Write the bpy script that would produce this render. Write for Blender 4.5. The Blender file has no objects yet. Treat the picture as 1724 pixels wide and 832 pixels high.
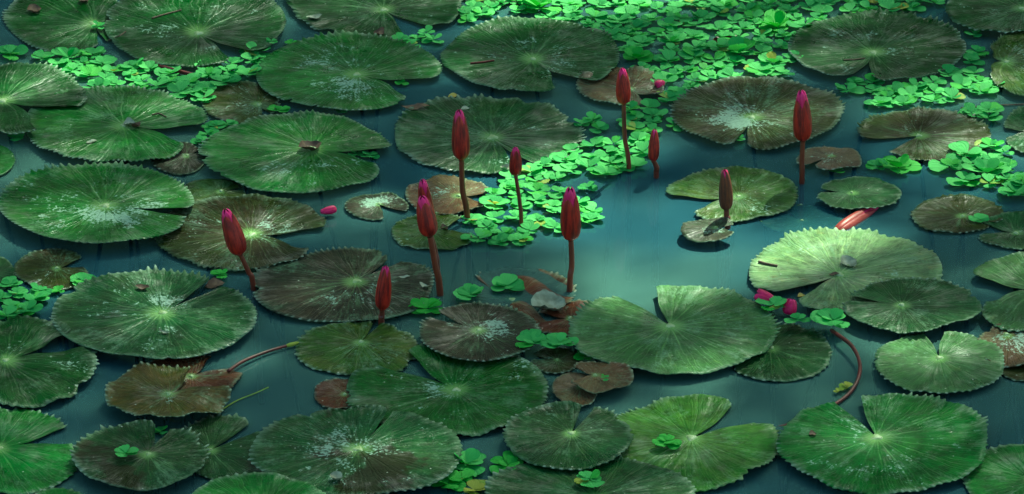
import bpy, math, random
import numpy as np
from mathutils import Vector, Matrix, Quaternion

R = math.radians
rng = random.Random(7)
scene = bpy.context.scene
col = scene.collection

# ------------------------------------------------------------------ camera
W, H = 1724.0, 832.0
PITCH, DIST, HFOV = R(25.5), 6.9, R(14.5)
CAM = Vector((0.0, -DIST * math.cos(PITCH), DIST * math.sin(PITCH)))
cam_d = bpy.data.cameras.new('camera')
cam = bpy.data.objects.new('camera', cam_d); col.objects.link(cam)
cam.location = CAM
cam.rotation_euler = (math.pi / 2 - PITCH, 0, 0)
cam_d.sensor_width = 36
cam_d.angle = HFOV
cam_d.clip_start = 0.1; cam_d.clip_end = 500
scene.camera = cam

# ------------------------------------------------------------------ sky, sun, exposure
SUN_EL, SUN_AZ = R(52), R(28)          # azimuth from +Y (away from camera) towards +X
world = bpy.data.worlds.new('World'); scene.world = world
world.use_nodes = True
wn = world.node_tree.nodes; wl = world.node_tree.links
bg = wn['Background']
sky = wn.new('ShaderNodeTexSky'); sky.sky_type = 'NISHITA'; sky.sun_disc = False
sky.sun_elevation = SUN_EL; sky.sun_rotation = SUN_AZ
sky.air_density = 1.0; sky.dust_density = 3.0; sky.ozone_density = 1.0
wl.new(sky.outputs[0], bg.inputs['Color'])
bg.inputs['Strength'].default_value = 0.09
sun_d = bpy.data.lights.new('sun', 'SUN'); sun_d.energy = 5.0; sun_d.angle = R(0.8)
sun_d.color = (1.0, 0.95, 0.86)
sun = bpy.data.objects.new('sun', sun_d); col.objects.link(sun)
sdir = Vector((math.cos(SUN_EL) * math.sin(SUN_AZ), math.cos(SUN_EL) * math.cos(SUN_AZ), math.sin(SUN_EL)))
sun.rotation_euler = sdir.to_track_quat('Z', 'Y').to_euler()
sun.location = sdir * 20
scene.view_settings.view_transform = 'Standard'
scene.view_settings.look = 'None'
scene.view_settings.gamma = 1.0
scene.view_settings.exposure = 1.5
scene.view_settings.use_white_balance = True
scene.view_settings.white_balance_temperature = 6500
scene.view_settings.white_balance_tint = -20
scene.cycles.max_bounces = 5
scene.cycles.transparent_max_bounces = 6
world.cycles.sampling_method = 'MANUAL'; world.cycles.sample_map_resolution = 256

# ------------------------------------------------------------------ helpers
FPX = (W / 2) / math.tan(HFOV / 2)
FWD = Vector((0, math.cos(PITCH), -math.sin(PITCH)))
UPV = Vector((0, math.sin(PITCH), math.cos(PITCH)))
def ray(px, py):
    return (FWD * FPX + Vector((1, 0, 0)) * (px - W / 2) + UPV * (H / 2 - py)).normalized()
def at(px, py, z=0.0):
    """point of the level z seen in the photograph at (px, py)"""
    d = ray(px, py); t = (z - CAM.z) / d.z
    return CAM + d * t
def at_y(px, py, y):
    """point standing at depth y seen at (px, py)"""
    d = ray(px, py); t = (y - CAM.y) / d.y
    return CAM + d * t
def img(p):
    v = Vector(p) - CAM
    f = v.dot(FWD)
    return (W / 2 + FPX * v.x / f, H / 2 - FPX * v.dot(UPV) / f)

def link(o, parent=None):
    col.objects.link(o)
    if parent is not None: o.parent = parent
    return o
def mesh_obj(name, verts, faces, mat, parent=None, smooth=True, attrs=None):
    me = bpy.data.meshes.new(name)
    me.from_pydata([tuple(v) for v in verts], [], faces)
    if smooth: me.shade_smooth()
    if attrs:
        for an, data in attrs.items():
            a = me.attributes.new(an, 'FLOAT_VECTOR', 'POINT')
            a.data.foreach_set('vector', np.asarray(data, dtype=np.float32).ravel())
    me.materials.append(mat)
    return link(bpy.data.objects.new(name, me), parent)
def empty(name, loc, rz=0.0):
    o = bpy.data.objects.new(name, None); col.objects.link(o)
    o.location = loc; o.rotation_euler = (0, 0, rz); o.empty_display_size = 0.02
    return o
def tag(o, label, cat, group=None):
    o['label'] = label; o['category'] = cat
    if group: o['group'] = group
    return o

def tube(points, radii, seg=8, caps=True):
    pts = [Vector(p) for p in points]; V = []; F = []
    prev = None
    for i, p in enumerate(pts):
        d = (pts[min(i + 1, len(pts) - 1)] - pts[max(i - 1, 0)]).normalized()
        if prev is None:
            a = d.orthogonal().normalized()
        else:
            a = (prev - d * prev.dot(d)).normalized()
        prev = a; b = d.cross(a)
        for k in range(seg):
            t = 2 * math.pi * k / seg
            V.append(p + (a * math.cos(t) + b * math.sin(t)) * radii[i])
    for i in range(len(pts) - 1):
        for k in range(seg):
            k2 = (k + 1) % seg
            F.append((i * seg + k, i * seg + k2, (i + 1) * seg + k2, (i + 1) * seg + k))
    if caps:
        F.append(tuple(range(seg))[::-1]); F.append(tuple((len(pts) - 1) * seg + k for k in range(seg)))
    return V, F
def spline(pts, n=24):
    """Catmull-Rom through the points"""
    P = [Vector(p) for p in pts]; P = [P[0] * 2 - P[1]] + P + [P[-1] * 2 - P[-2]]
    out = []; segs = len(P) - 3
    for i in range(segs):
        for k in range(n // segs + 1):
            t = k / (n // segs + 1)
            a, b, c, d = P[i:i + 4]
            out.append(0.5 * ((2 * b) + (c - a) * t + (2 * a - 5 * b + 4 * c - d) * t * t + (3 * b - a - 3 * c + d) * t ** 3))
    out.append(P[-2])
    return out

# ------------------------------------------------------------------ materials
class NT:
    def __init__(self, name):
        self.m = bpy.data.materials.new(name); self.m.use_nodes = True
        self.n = self.m.node_tree.nodes; self.l = self.m.node_tree.links
        self.bsdf = self.n['Principled BSDF']; self.out = self.n['Material Output']
    def node(self, t, **kw):
        nd = self.n.new(t)
        for k, v in kw.items(): setattr(nd, k, v)
        return nd
    def put(self, sock, v):
        if hasattr(v, 'is_output') or isinstance(v, bpy.types.NodeSocket): self.l.new(v, sock)
        elif isinstance(v, (tuple, list)) and len(v) == 3 and sock.type == 'RGBA': sock.default_value = (*v, 1)
        else: sock.default_value = v
    def math(self, op, a, b=0.0, c=0.0, clamp=False):
        nd = self.node('ShaderNodeMath', operation=op); nd.use_clamp = clamp
        self.put(nd.inputs[0], a); self.put(nd.inputs[1], b); self.put(nd.inputs[2], c)
        return nd.outputs[0]
    def mix(self, f, a, b, mode='MIX'):
        nd = self.node('ShaderNodeMix', data_type='RGBA', blend_type=mode)
        self.put(nd.inputs[0], f); self.put(nd.inputs[6], a); self.put(nd.inputs[7], b)
        return nd.outputs[2]
    def step(self, v, lo, hi):
        nd = self.node('ShaderNodeMapRange', interpolation_type='SMOOTHSTEP')
        self.put(nd.inputs[0], v); self.put(nd.inputs[1], lo); self.put(nd.inputs[2], hi)
        return nd.outputs[0]
    def noise(self, vec, scale, detail=3.0, rough=0.55, w=None, dist=0.0):
        nd = self.node('ShaderNodeTexNoise', noise_dimensions='4D' if w is not None else '3D')
        self.l.new(vec, nd.inputs['Vector'])
        self.put(nd.inputs['Scale'], scale); self.put(nd.inputs['Detail'], detail); self.put(nd.inputs['Roughness'], rough)
        self.put(nd.inputs['Distortion'], dist)
        if w is not None: self.put(nd.inputs['W'], w)
        return nd.outputs[0]
    def attr(self, name, kind='GEOMETRY'):
        return self.node('ShaderNodeAttribute', attribute_name=name, attribute_type=kind)
    def sep(self, v):
        nd = self.node('ShaderNodeSeparateXYZ'); self.l.new(v, nd.inputs[0]); return nd.outputs
    def comb(self, x, y, z):
        nd = self.node('ShaderNodeCombineXYZ')
        for s, v in zip(nd.inputs, (x, y, z)): self.put(s, v)
        return nd.outputs[0]
    def bump(self, h, strength, dist):
        nd = self.node('ShaderNodeBump'); self.l.new(h, nd.inputs['Height'])
        nd.inputs['Strength'].default_value = strength; nd.inputs['Distance'].default_value = dist
        self.l.new(nd.outputs[0], self.bsdf.inputs['Normal'])
        return nd.outputs[0]
    def set(self, **kw):
        for k, v in kw.items(): self.put(self.bsdf.inputs[k.replace('_', ' ')], v)
        return self.m

def mat_pad():
    t = NT('lily pad leaf')
    uv = t.sep(t.attr('pad_uv').outputs['Vector'])            # angle in turns, radius 0..1, local radius in metres
    th, v, rm = uv[0], uv[1], uv[2]
    ca = t.attr('col_a', 'OBJECT').outputs['Color']; cb = t.attr('col_b', 'OBJECT').outputs['Color']
    k = t.sep(t.attr('amounts', 'OBJECT').outputs['Vector'])  # crust, stain, vein strength
    crust, stain, vs = k[0], k[1], k[2]
    rnd = t.math('MULTIPLY', t.node('ShaderNodeObjectInfo').outputs['Random'], 40.0)
    oc = t.node('ShaderNodeTexCoord').outputs['Object']
    big = t.noise(oc, 9.0, 3, 0.6, w=rnd)
    mid = t.noise(oc, 38.0, 4, 0.6, w=rnd)
    fine = t.noise(oc, 210.0, 3, 0.65, w=rnd)
    polar = t.comb(t.math('MULTIPLY', th, 70.0), t.math('MULTIPLY', v, 2.6), rnd)
    streak = t.noise(polar, 1.0, 4, 0.7)
    # veins: constant width, so they merge into a star at the hub
    wob = t.math('ADD', t.math('MULTIPLY', t.math('SUBTRACT', mid, 0.5), 0.012), t.math('MULTIPLY', t.math('SUBTRACT', big, 0.5), 0.05))
    def veins(n, width, vmin):
        f = t.math('FRACT', t.math('MULTIPLY', t.math('ADD', th, wob), n))
        f = t.math('MULTIPLY', t.math('ABSOLUTE', t.math('SUBTRACT', f, 0.5)), t.math('DIVIDE', v, n))
        m = t.math('SUBTRACT', 1.0, t.step(f, width * 0.2, width))
        return t.math('MULTIPLY', m, t.step(v, vmin, vmin + 0.12)) if vmin else m
    v1 = veins(20.0, 0.0022, 0); v2 = veins(40.0, 0.0014, 0.42); v3 = veins(80.0, 0.0010, 0.70)
    vein = t.math('MAXIMUM', v1, t.math('MULTIPLY', t.math('MAXIMUM', v2, v3), 0.7))
    c = t.mix(t.step(t.math('ADD', big, t.math('MULTIPLY', t.math('SUBTRACT', streak, 0.5), 0.5)), 0.36, 0.66), ca, cb)
    c = t.mix(t.math('MULTIPLY', t.step(streak, 0.42, 0.75), 0.55), c, t.mix(1.0, c, (1.9, 1.7, 1.5), 'MULTIPLY'))
    c = t.mix(t.math('MULTIPLY', t.math('SUBTRACT', 1.0, t.step(mid, 0.36, 0.58)), 0.68), c, t.mix(1.0, c, (0.50, 0.45, 0.50), 'MULTIPLY'))
    age = t.noise(oc, 24.0, 5, 0.7, w=t.math('ADD', rnd, 21.0))
    c = t.mix(t.math('MULTIPLY', t.step(age, 0.56, 0.70), 0.6), c, t.mix(1.0, c, (1.5, 0.95, 0.8), 'MULTIPLY'))
    c = t.mix(t.math('MULTIPLY', t.step(t.noise(polar, 2.6, 3, 0.7), 0.56, 0.74), 0.22), c, t.mix(1.0, c, (2.6, 2.2, 2.2), 'MULTIPLY'))
    c = t.mix(t.math('MULTIPLY', t.math('SUBTRACT', 1.0, t.step(fine, 0.30, 0.52)), 0.45), c, t.mix(1.0, c, (0.45, 0.45, 0.45), 'MULTIPLY'))
    vcol = t.mix(0.5, t.mix(1.0, c, (2.6, 2.6, 2.2), 'MULTIPLY'), (0.09, 0.16, 0.06))
    vfade = t.math('MULTIPLY', vs, t.math('SUBTRACT', 1.0, t.math('MULTIPLY', v, 0.62)))
    vfade = t.math('MULTIPLY', vfade, t.math('ADD', 0.25, t.math('MULTIPLY', t.step(streak, 0.35, 0.62), 0.9)))
    c = t.mix(t.math('MULTIPLY', vein, vfade), c, vcol)
    # pale tissue round the hub
    hubm = t.math('SUBTRACT', 1.0, t.step(t.math('ADD', v, t.math('MULTIPLY', t.math('SUBTRACT', streak, 0.5), 0.22)), 0.03, 0.20))
    c = t.mix(t.math('MULTIPLY', hubm, 0.75), c, (0.18, 0.36, 0.10))
    # dried silt and lime crust
    crust = t.math('MULTIPLY', crust, t.math('ADD', 0.75, t.math('MULTIPLY', 0.4, t.math('COSINE', t.math('ADD', t.math('MULTIPLY', th, 6.283), rnd)))))
    blot = t.noise(oc, 15.0, 3, 0.6, w=t.math('ADD', rnd, 5.0))
    sp = t.math('ADD', t.math('MULTIPLY', blot, 0.95), t.math('MULTIPLY', mid, 0.35))
    sp = t.math('ADD', sp, t.math('MULTIPLY', crust, t.math('SUBTRACT', 0.27, t.math('MULTIPLY', 0.55, t.math('ABSOLUTE', t.math('SUBTRACT', v, 0.30))))))
    sp = t.math('ADD', sp, t.math('MULTIPLY', t.math('SUBTRACT', fine, 0.5), 0.80))
    sp = t.math('ADD', sp, t.math('MULTIPLY', t.math('SUBTRACT', streak, 0.5), 0.45))
    cm = t.math('MULTIPLY', t.step(sp, 0.83, 0.93), t.step(crust, 0.02, 0.15))
    # pale streaks out from the hub, painting in the sheen on folds
    ray2 = t.noise(t.comb(t.math('MULTIPLY', th, 22.0), t.math('MULTIPLY', v, 1.3), t.math('ADD', rnd, 3.0)), 1.0, 4, 0.7)
    fold_sheen = t.math('MULTIPLY', t.step(ray2, 0.54, 0.72), t.math('SUBTRACT', 1.0, t.step(v, 0.25, 0.95)))
    c = t.mix(t.math('MULTIPLY', fold_sheen, 0.50), c, (0.13, 0.27, 0.11))
    rimn = t.math('MULTIPLY', t.step(t.math('ADD', v, t.math('MULTIPLY', t.math('SUBTRACT', streak, 0.5), 0.30)), 0.90, 1.02), 0.55)
    # silvery sheen painted as thin pale colour in broken radial patches
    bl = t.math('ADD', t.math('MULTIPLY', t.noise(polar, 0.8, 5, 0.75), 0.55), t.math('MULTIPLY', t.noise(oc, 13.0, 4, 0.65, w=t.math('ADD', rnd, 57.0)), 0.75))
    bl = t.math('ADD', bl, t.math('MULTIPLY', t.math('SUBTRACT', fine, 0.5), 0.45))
    sheen_paint = t.step(bl, 0.66, 0.86)
    c = t.mix(t.math('MULTIPLY', sheen_paint, t.math('MULTIPLY', vs, 0.8)), c, (0.14, 0.26, 0.14))
    dk = t.noise(polar, 1.7, 5, 0.75)
    c = t.mix(t.math('MULTIPLY', t.math('SUBTRACT', 1.0, t.step(dk, 0.34, 0.52)), 0.38), c, t.mix(1.0, c, (0.35, 0.42, 0.38), 'MULTIPLY'))
    # dark wet stain
    sn = t.math('ADD', t.noise(oc, 7.0, 4, 0.6, w=t.math('ADD', rnd, 13.0)), t.math('MULTIPLY', t.math('SUBTRACT', stain, 0.5), 0.22))
    sm = t.math('MULTIPLY', t.step(sn, 0.62, 0.68), t.step(stain, 0.02, 0.1))
    c = t.mix(t.math('MULTIPLY', sm, 0.85), c, (0.012, 0.012, 0.003))
    c = t.mix(t.math('MULTIPLY', rimn, t.step(blot, 0.36, 0.62)), c, (0.15, 0.25, 0.14))
    c = t.mix(t.math('MULTIPLY', t.math('MULTIPLY', t.step(rm, 0.2, 0.9), t.step(big, 0.40, 0.62)), 0.85), c, (0.30, 0.42, 0.30))
    c = t.mix(t.math('MULTIPLY', cm, t.math('ADD', 0.35, t.math('MULTIPLY', fine, 0.75))), c, (0.26, 0.41, 0.30))
    # specks of dirt
    vor = t.node('ShaderNodeTexVoronoi', feature='F1'); t.l.new(oc, vor.inputs['Vector']); vor.inputs['Scale'].default_value = 62
    vc = t.sep(vor.outputs['Color'])
    spk = t.math('MULTIPLY', t.math('SUBTRACT', 1.0, t.step(vor.outputs['Distance'], 0.05, 0.12)), t.step(vc[0], 0.82, 0.86))
    c = t.mix(t.math('MULTIPLY', spk, 0.8), c, (0.38, 0.44, 0.34))
    # underside reddish
    geo = t.node('ShaderNodeNewGeometry')
    c = t.mix(geo.outputs['Backfacing'], c, c)
    wet = t.step(t.noise(oc, 11.0, 4, 0.6, w=t.math('ADD', rnd, 31.0)), 0.42, 0.62)
    rough = t.math('ADD', t.math('SUBTRACT', 0.40, t.math('MULTIPLY', wet, 0.20)), t.math('MULTIPLY', mid, 0.14))
    rough = t.math('ADD', rough, t.math('MULTIPLY', cm, 0.3))
    shn = t.math('ADD', t.math('MULTIPLY', t.noise(oc, 10.0, 5, 0.7, w=t.math('ADD', rnd, 71.0)), 0.8), t.math('MULTIPLY', streak, 0.4))
    shm = t.step(shn, 0.60, 0.78)
    spec = t.math('ADD', 0.10, t.math('MULTIPLY', shm, 0.75))
    hgt = t.math('ADD', t.math('MULTIPLY', vein, -0.7), t.math('MULTIPLY', mid, 1.6))
    hgt = t.math('ADD', hgt, t.math('MULTIPLY', fine, 0.35))
    hgt = t.math('ADD', hgt, t.math('MULTIPLY', streak, 0.8))
    t.bump(hgt, 0.55, 0.0026)
    return t.set(Base_Color=c, Roughness=rough, Specular_IOR_Level=spec)

def mat_simple(name, c1, c2, scale=60, rough=0.45, spec=0.5, bump=0.3, bd=0.001, sub=0.0, stretch=None):
    t = NT(name)
    oc = t.node('ShaderNodeTexCoord').outputs['Object']
    if stretch:
        mp = t.node('ShaderNodeMapping'); t.l.new(oc, mp.inputs[0]); mp.inputs['Scale'].default_value = stretch; oc = mp.outputs[0]
    rnd = t.math('MULTIPLY', t.node('ShaderNodeObjectInfo').outputs['Random'], 30.0)
    n = t.noise(oc, scale, 4, 0.6, w=rnd)
    c = t.mix(t.step(n, 0.33, 0.68), c1, c2)
    if bump: t.bump(n, bump, bd)
    t.set(Base_Color=c, Roughness=rough, Specular_IOR_Level=spec)
    return t.m

def mat_lettuce(name, c1, c2, c3):
    t = NT(name)
    uv = t.sep(t.attr('leaf_uv').outputs['Vector'])           # across -1..1, along 0..1
    oi = t.node('ShaderNodeObjectInfo')
    rnd = oi.outputs['Random']
    oc = t.node('ShaderNodeTexCoord').outputs['Object']
    n = t.noise(oc, 90.0, 3, 0.6, w=t.math('MULTIPLY', rnd, 20.0))
    c = t.mix(rnd, c1, c2)
    c = t.mix(t.math('MULTIPLY', t.step(n, 0.4, 0.7), 0.5), c, t.mix(1.0, c, (0.55, 0.62, 0.5), 'MULTIPLY'))
    rib = t.math('ABSOLUTE', t.math('SINE', t.math('MULTIPLY', uv[0], 11.0)))
    ribm = t.math('SUBTRACT', 1.0, t.step(rib, 0.0, 0.5))
    c = t.mix(t.math('MULTIPLY', ribm, 0.35), c, t.mix(1.0, c, (1.6, 1.35, 1.3), 'MULTIPLY'))
    old = t.math('MULTIPLY', t.step(t.math('FRACT', t.math('MULTIPLY', rnd, 7.3)), 0.985, 0.992), t.step(n, 0.35, 0.6))
    c = t.mix(old, c, c3)
    t.bump(t.math('ADD', t.math('MULTIPLY', rib, 0.8), n), 0.5, 0.0015)
    t.set(Base_Color=c, Roughness=0.6, Specular_IOR_Level=0.25)
    tr = t.node('ShaderNodeBsdfTranslucent'); t.put(tr.inputs[0], t.mix(1.0, c, (1.1, 1.3, 0.7), 'MULTIPLY'))
    ms = t.node('ShaderNodeMixShader'); ms.inputs[0].default_value = 0.22
    t.l.new(t.bsdf.outputs[0], ms.inputs[1]); t.l.new(tr.outputs[0], ms.inputs[2]); t.l.new(ms.outputs[0], t.out.inputs[0])
    return t.m

def mat_bud(name, c1, c2, tip, t0, t1):
    t = NT(name)
    uv = t.sep(t.attr('bud_uv').outputs['Vector'])            # around, along, -
    rnd = t.math('MULTIPLY', t.node('ShaderNodeObjectInfo').outputs['Random'], 20.0)
    n = t.noise(t.comb(t.math('MULTIPLY', uv[0], 16.0), t.math('MULTIPLY', uv[1], 2.2), rnd), 1.0, 4, 0.65)
    n2 = t.noise(t.comb(t.math('MULTIPLY', uv[0], 5.0), t.math('MULTIPLY', uv[1], 6.0), rnd), 1.0, 3, 0.6)
    c = t.mix(t.step(n, 0.32, 0.68), c1, c2)
    c = t.mix(t.math('MULTIPLY', t.step(n2, 0.5, 0.75), 0.5), c, t.mix(1.0, c, (0.35, 0.5, 0.5), 'MULTIPLY'))
    c = t.mix(t.step(t.math('ADD', uv[1], t.math('MULTIPLY', t.math('SUBTRACT', n, 0.5), 0.2)), t0, t1), c, tip)
    t.bump(n, 0.5, 0.0012)
    return t.set(Base_Color=c, Roughness=0.42, Specular_IOR_Level=0.28)

def mat_water():
    t = NT('pond water')
    oc = t.node('ShaderNodeTexCoord').outputs['Object']
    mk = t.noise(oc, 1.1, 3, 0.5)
    murk_reflect = t.mix(t.step(mk, 0.38, 0.62), (0.026, 0.098, 0.128), (0.080, 0.185, 0.155))  # murky water colour; its broad tone drift paints in reflected surroundings
    mp = t.node('ShaderNodeMapping'); t.l.new(oc, mp.inputs[0]); mp.inputs['Scale'].default_value = (1.0, 0.55, 1.0)
    rip = t.noise(mp.outputs[0], 9.0, 3, 0.5)
    bp = t.node('ShaderNodeBump'); t.l.new(rip, bp.inputs['Height']); bp.inputs['Strength'].default_value = 0.12; bp.inputs['Distance'].default_value = 0.01
    dif = t.node('ShaderNodeBsdfDiffuse'); t.put(dif.inputs[0], murk_reflect)
    tra = t.node('ShaderNodeBsdfTransparent'); t.put(tra.inputs[0], (0.75, 0.95, 0.9))
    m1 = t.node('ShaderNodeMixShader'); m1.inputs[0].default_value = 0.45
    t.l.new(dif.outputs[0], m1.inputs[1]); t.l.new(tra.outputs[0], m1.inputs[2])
    gl = t.node('ShaderNodeBsdfGlossy'); gl.inputs['Roughness'].default_value = 0.10
    t.l.new(bp.outputs[0], gl.inputs['Normal'])
    fr = t.node('ShaderNodeFresnel'); fr.inputs['IOR'].default_value = 1.33; t.l.new(bp.outputs[0], fr.inputs['Normal'])
    m2 = t.node('ShaderNodeMixShader'); t.l.new(fr.outputs[0], m2.inputs[0])
    t.l.new(m1.outputs[0], m2.inputs[1]); t.l.new(gl.outputs[0], m2.inputs[2]); t.l.new(m2.outputs[0], t.out.inputs[0])
    t.n.remove(t.bsdf)
    return t.m

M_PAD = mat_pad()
M_HUB = mat_simple('leaf hub', (0.16, 0.27, 0.07), (0.34, 0.46, 0.24), 160, 0.5)
M_STALK = mat_simple('pad stalk', (0.003, 0.008, 0.006), (0.006, 0.012, 0.009), 40, 0.9, 0.05)
M_LET = mat_lettuce('water lettuce', (0.038, 0.30, 0.062), (0.13, 0.54, 0.125), (0.36, 0.34, 0.06))
M_LETG = mat_lettuce('fresh lettuce', (0.05, 0.36, 0.035), (0.09, 0.45, 0.06), (0.30, 0.40, 0.05))
M_LETY = mat_lettuce('old lettuce', (0.22, 0.36, 0.05), (0.34, 0.36, 0.05), (0.42, 0.32, 0.05))
M_SEPAL = mat_bud('bud sepal', (0.09, 0.005, 0.006), (0.38, 0.022, 0.012), (0.55, 0.010, 0.08), 0.92, 1.02)
M_SEPALB = mat_bud('brown bud sepal', (0.06, 0.022, 0.016), (0.16, 0.045, 0.018), (0.20, 0.04, 0.04), 0.85, 1.0)
M_PETAL = mat_bud('bud petal', (0.42, 0.006, 0.06), (0.60, 0.010, 0.13), (0.70, 0.02, 0.20), 0.8, 1.0)
M_BSTEM = mat_simple('bud stem', (0.07, 0.014, 0.008), (0.17, 0.035, 0.015), 30, 0.4, stretch=(3, 3, 0.5))
M_RSTEM = mat_simple('red stem', (0.10, 0.012, 0.010), (0.045, 0.012, 0.008), 30, 0.45, 0.3)
M_DEAD = mat_simple('dead leaf', (0.045, 0.022, 0.010), (0.12, 0.075, 0.035), 90, 0.7, bump=0.5)
M_PALE = mat_simple('pale dead leaf', (0.14, 0.17, 0.10), (0.30, 0.36, 0.25), 70, 0.6, bump=0.5)
M_YEL = mat_simple('yellow leaf', (0.26, 0.20, 0.02), (0.42, 0.36, 0.05), 70, 0.5)
M_TWIG = mat_simple('twig', (0.05, 0.03, 0.018), (0.14, 0.10, 0.06), 80, 0.8, bump=0.5)
M_BED = mat_simple('pond bed', (0.004, 0.010, 0.008), (0.010, 0.020, 0.014), 4, 0.9, 0.1)
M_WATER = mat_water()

# ------------------------------------------------------------------ the setting
def sheet(name, x0, x1, y0, y1, z, mat):
    o = mesh_obj(name, [(x0, y0, z), (x1, y0, z), (x1, y1, z), (x0, y1, z)], [(0, 1, 2, 3)], mat, smooth=False)
    o['kind'] = 'structure'
    return o
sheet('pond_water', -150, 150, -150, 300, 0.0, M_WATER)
sheet('pond_bed', -150, 150, -150, 300, -0.6, M_BED)
M_BANK = mat_simple('grassy bank', (0.03, 0.05, 0.015), (0.06, 0.08, 0.025), 2.0, 0.9, 0.1, stretch=(1, 1, 1))
def bank():
    V = []; F = []; r = random.Random(5); n = 40
    for i in range(n + 1):
        x = -60 + 120 * i / n
        V += [(x, 7.0 + r.uniform(-.5, .5), -0.3), (x, 8.2 + r.uniform(-.4, .4), 0.35 + r.uniform(-.05, .05)), (x, 16, 0.9), (x, 300, 1.2)]
    for i in range(n):
        for j in range(3): F.append((i * 4 + j, i * 4 + 4 + j, i * 4 + 5 + j, i * 4 + 1 + j))
    o = mesh_obj('grassy_bank', V, F, M_BANK); o['kind'] = 'structure'
bank()

# trees round the pond: they stand beyond the frame, shade it and are mirrored in the water
M_BARK = mat_simple('tree bark', (0.05, 0.035, 0.025), (0.12, 0.09, 0.065), 9, 0.9, 0.2, bump=0.6, bd=0.02, stretch=(3, 3, 0.6))
def mat_foliage():
    t = NT('tree foliage')
    rnd = t.attr('leaf_uv').outputs['Vector']
    c = t.mix(t.sep(rnd)[0], (0.025, 0.075, 0.018), (0.075, 0.14, 0.03))
    t.set(Base_Color=c, Roughness=0.5, Specular_IOR_Level=0.3)
    tr = t.node('ShaderNodeBsdfTranslucent'); t.put(tr.inputs[0], t.mix(1.0, c, (1.3, 1.6, 0.6), 'MULTIPLY'))
    ms = t.node('ShaderNodeMixShader'); ms.inputs[0].default_value = 0.3
    t.l.new(t.bsdf.outputs[0], ms.inputs[1]); t.l.new(tr.outputs[0], ms.inputs[2]); t.l.new(ms.outputs[0], t.out.inputs[0])
    return t.m
M_FOL = mat_foliage()
def leaf_cloud(centres, per, spread, size, r, keep=None):
    """many small four-cornered leaves scattered round clump centres"""
    V = []; A = []; F = []
    for c, cr in centres:
        for _ in range(per):
            d = Vector((r.gauss(0, 1), r.gauss(0, 1), r.gauss(0, .8))) * cr * spread
            p = c + d
            if keep and not keep(p): continue
            q = Quaternion((r.gauss(0, 1), r.gauss(0, 1), r.gauss(0, 1), r.gauss(0, 1))).normalized()
            L = size * r.uniform(.6, 1.3); k = len(V); tone = r.random()
            for x, y, z in ((0, -.5, 0), (.26, .02, .05), (0, .5, 0), (-.26, .02, .05)):
                V.append(p + q @ Vector((x * L, y * L, z * L))); A.append((tone, 0, 0))
            F.append((k, k + 1, k + 2, k + 3))
    return V, F, A
def tree(label, x, y, ht, rad, seed, low=0.25, per=260, nclump=44, leaf=0.34, name='bank_tree'):
    r = random.Random(seed)
    root = empty(name, (x, y, 0.3)); tag(root, label, 'tree', 'trees round the pond')
    top = Vector((r.uniform(-.5, .5), r.uniform(-.5, .5), ht * 0.9))
    pts = spline([(0, 0, -.4), (r.uniform(-.2, .2), r.uniform(-.2, .2), ht * .3), (r.uniform(-.4, .4), r.uniform(-.3, .3), ht * .6), top], 14)
    V, F = tube(pts, [0.22 * (1 - 0.85 * i / len(pts)) + .02 for i in range(len(pts))], 8)
    mesh_obj('trunk', V, F, M_BARK, root)
    cs = []
    for k in range(nclump):
        f = r.uniform(low, 1.0); a = r.uniform(0, 6.28)
        e = rad * math.sqrt(max(.05, 1 - ((f - .5) / .58) ** 2)) * r.uniform(.3, 1)
        c = Vector((e * math.cos(a), e * math.sin(a), ht * f)); cs.append((c, rad * r.uniform(.25, .42)))
        if k % 3 == 0:
            b0 = pts[min(len(pts) - 1, int(len(pts) * max(.2, f - .15)))]
            lp = spline([b0, (b0 + c) / 2 + Vector((0, 0, .2)), c], 6)
            V, F = tube(lp, [.06 - .045 * i / len(lp) for i in range(len(lp))], 5)
            mesh_obj('limb', V, F, M_BARK, root)
    V, F, A = leaf_cloud(cs, per, .55, leaf, r)
    mesh_obj('crown', V, F, M_FOL, root, attrs={'leaf_uv': A})
for i, (x, y, ht, rad) in enumerate(((-7.5, 12, 10, 2.8), (-3.6, 11, 8.5, 2.4), (-0.9, 13.5, 10, 2.3), (2.9, 12.5, 9, 2.3), (5.6, 10.5, 8, 2.6), (9.5, 12, 11, 3), (-11.5, 9, 10, 3), (13, 9, 10, 3), (-5.5, 15, 12, 3), (0.9, 15.5, 11.5, 2.8), (6.5, 16, 12, 3), (-2.3, 16, 12.5, 2.8), (3.8, 16, 12, 2.8))):
    tree('leafy far bank tree, %d metres tall, %d metres %s' % (ht, abs(x), 'left' if x < 0 else 'right'), x, y, ht, rad, 50 + i)

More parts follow.
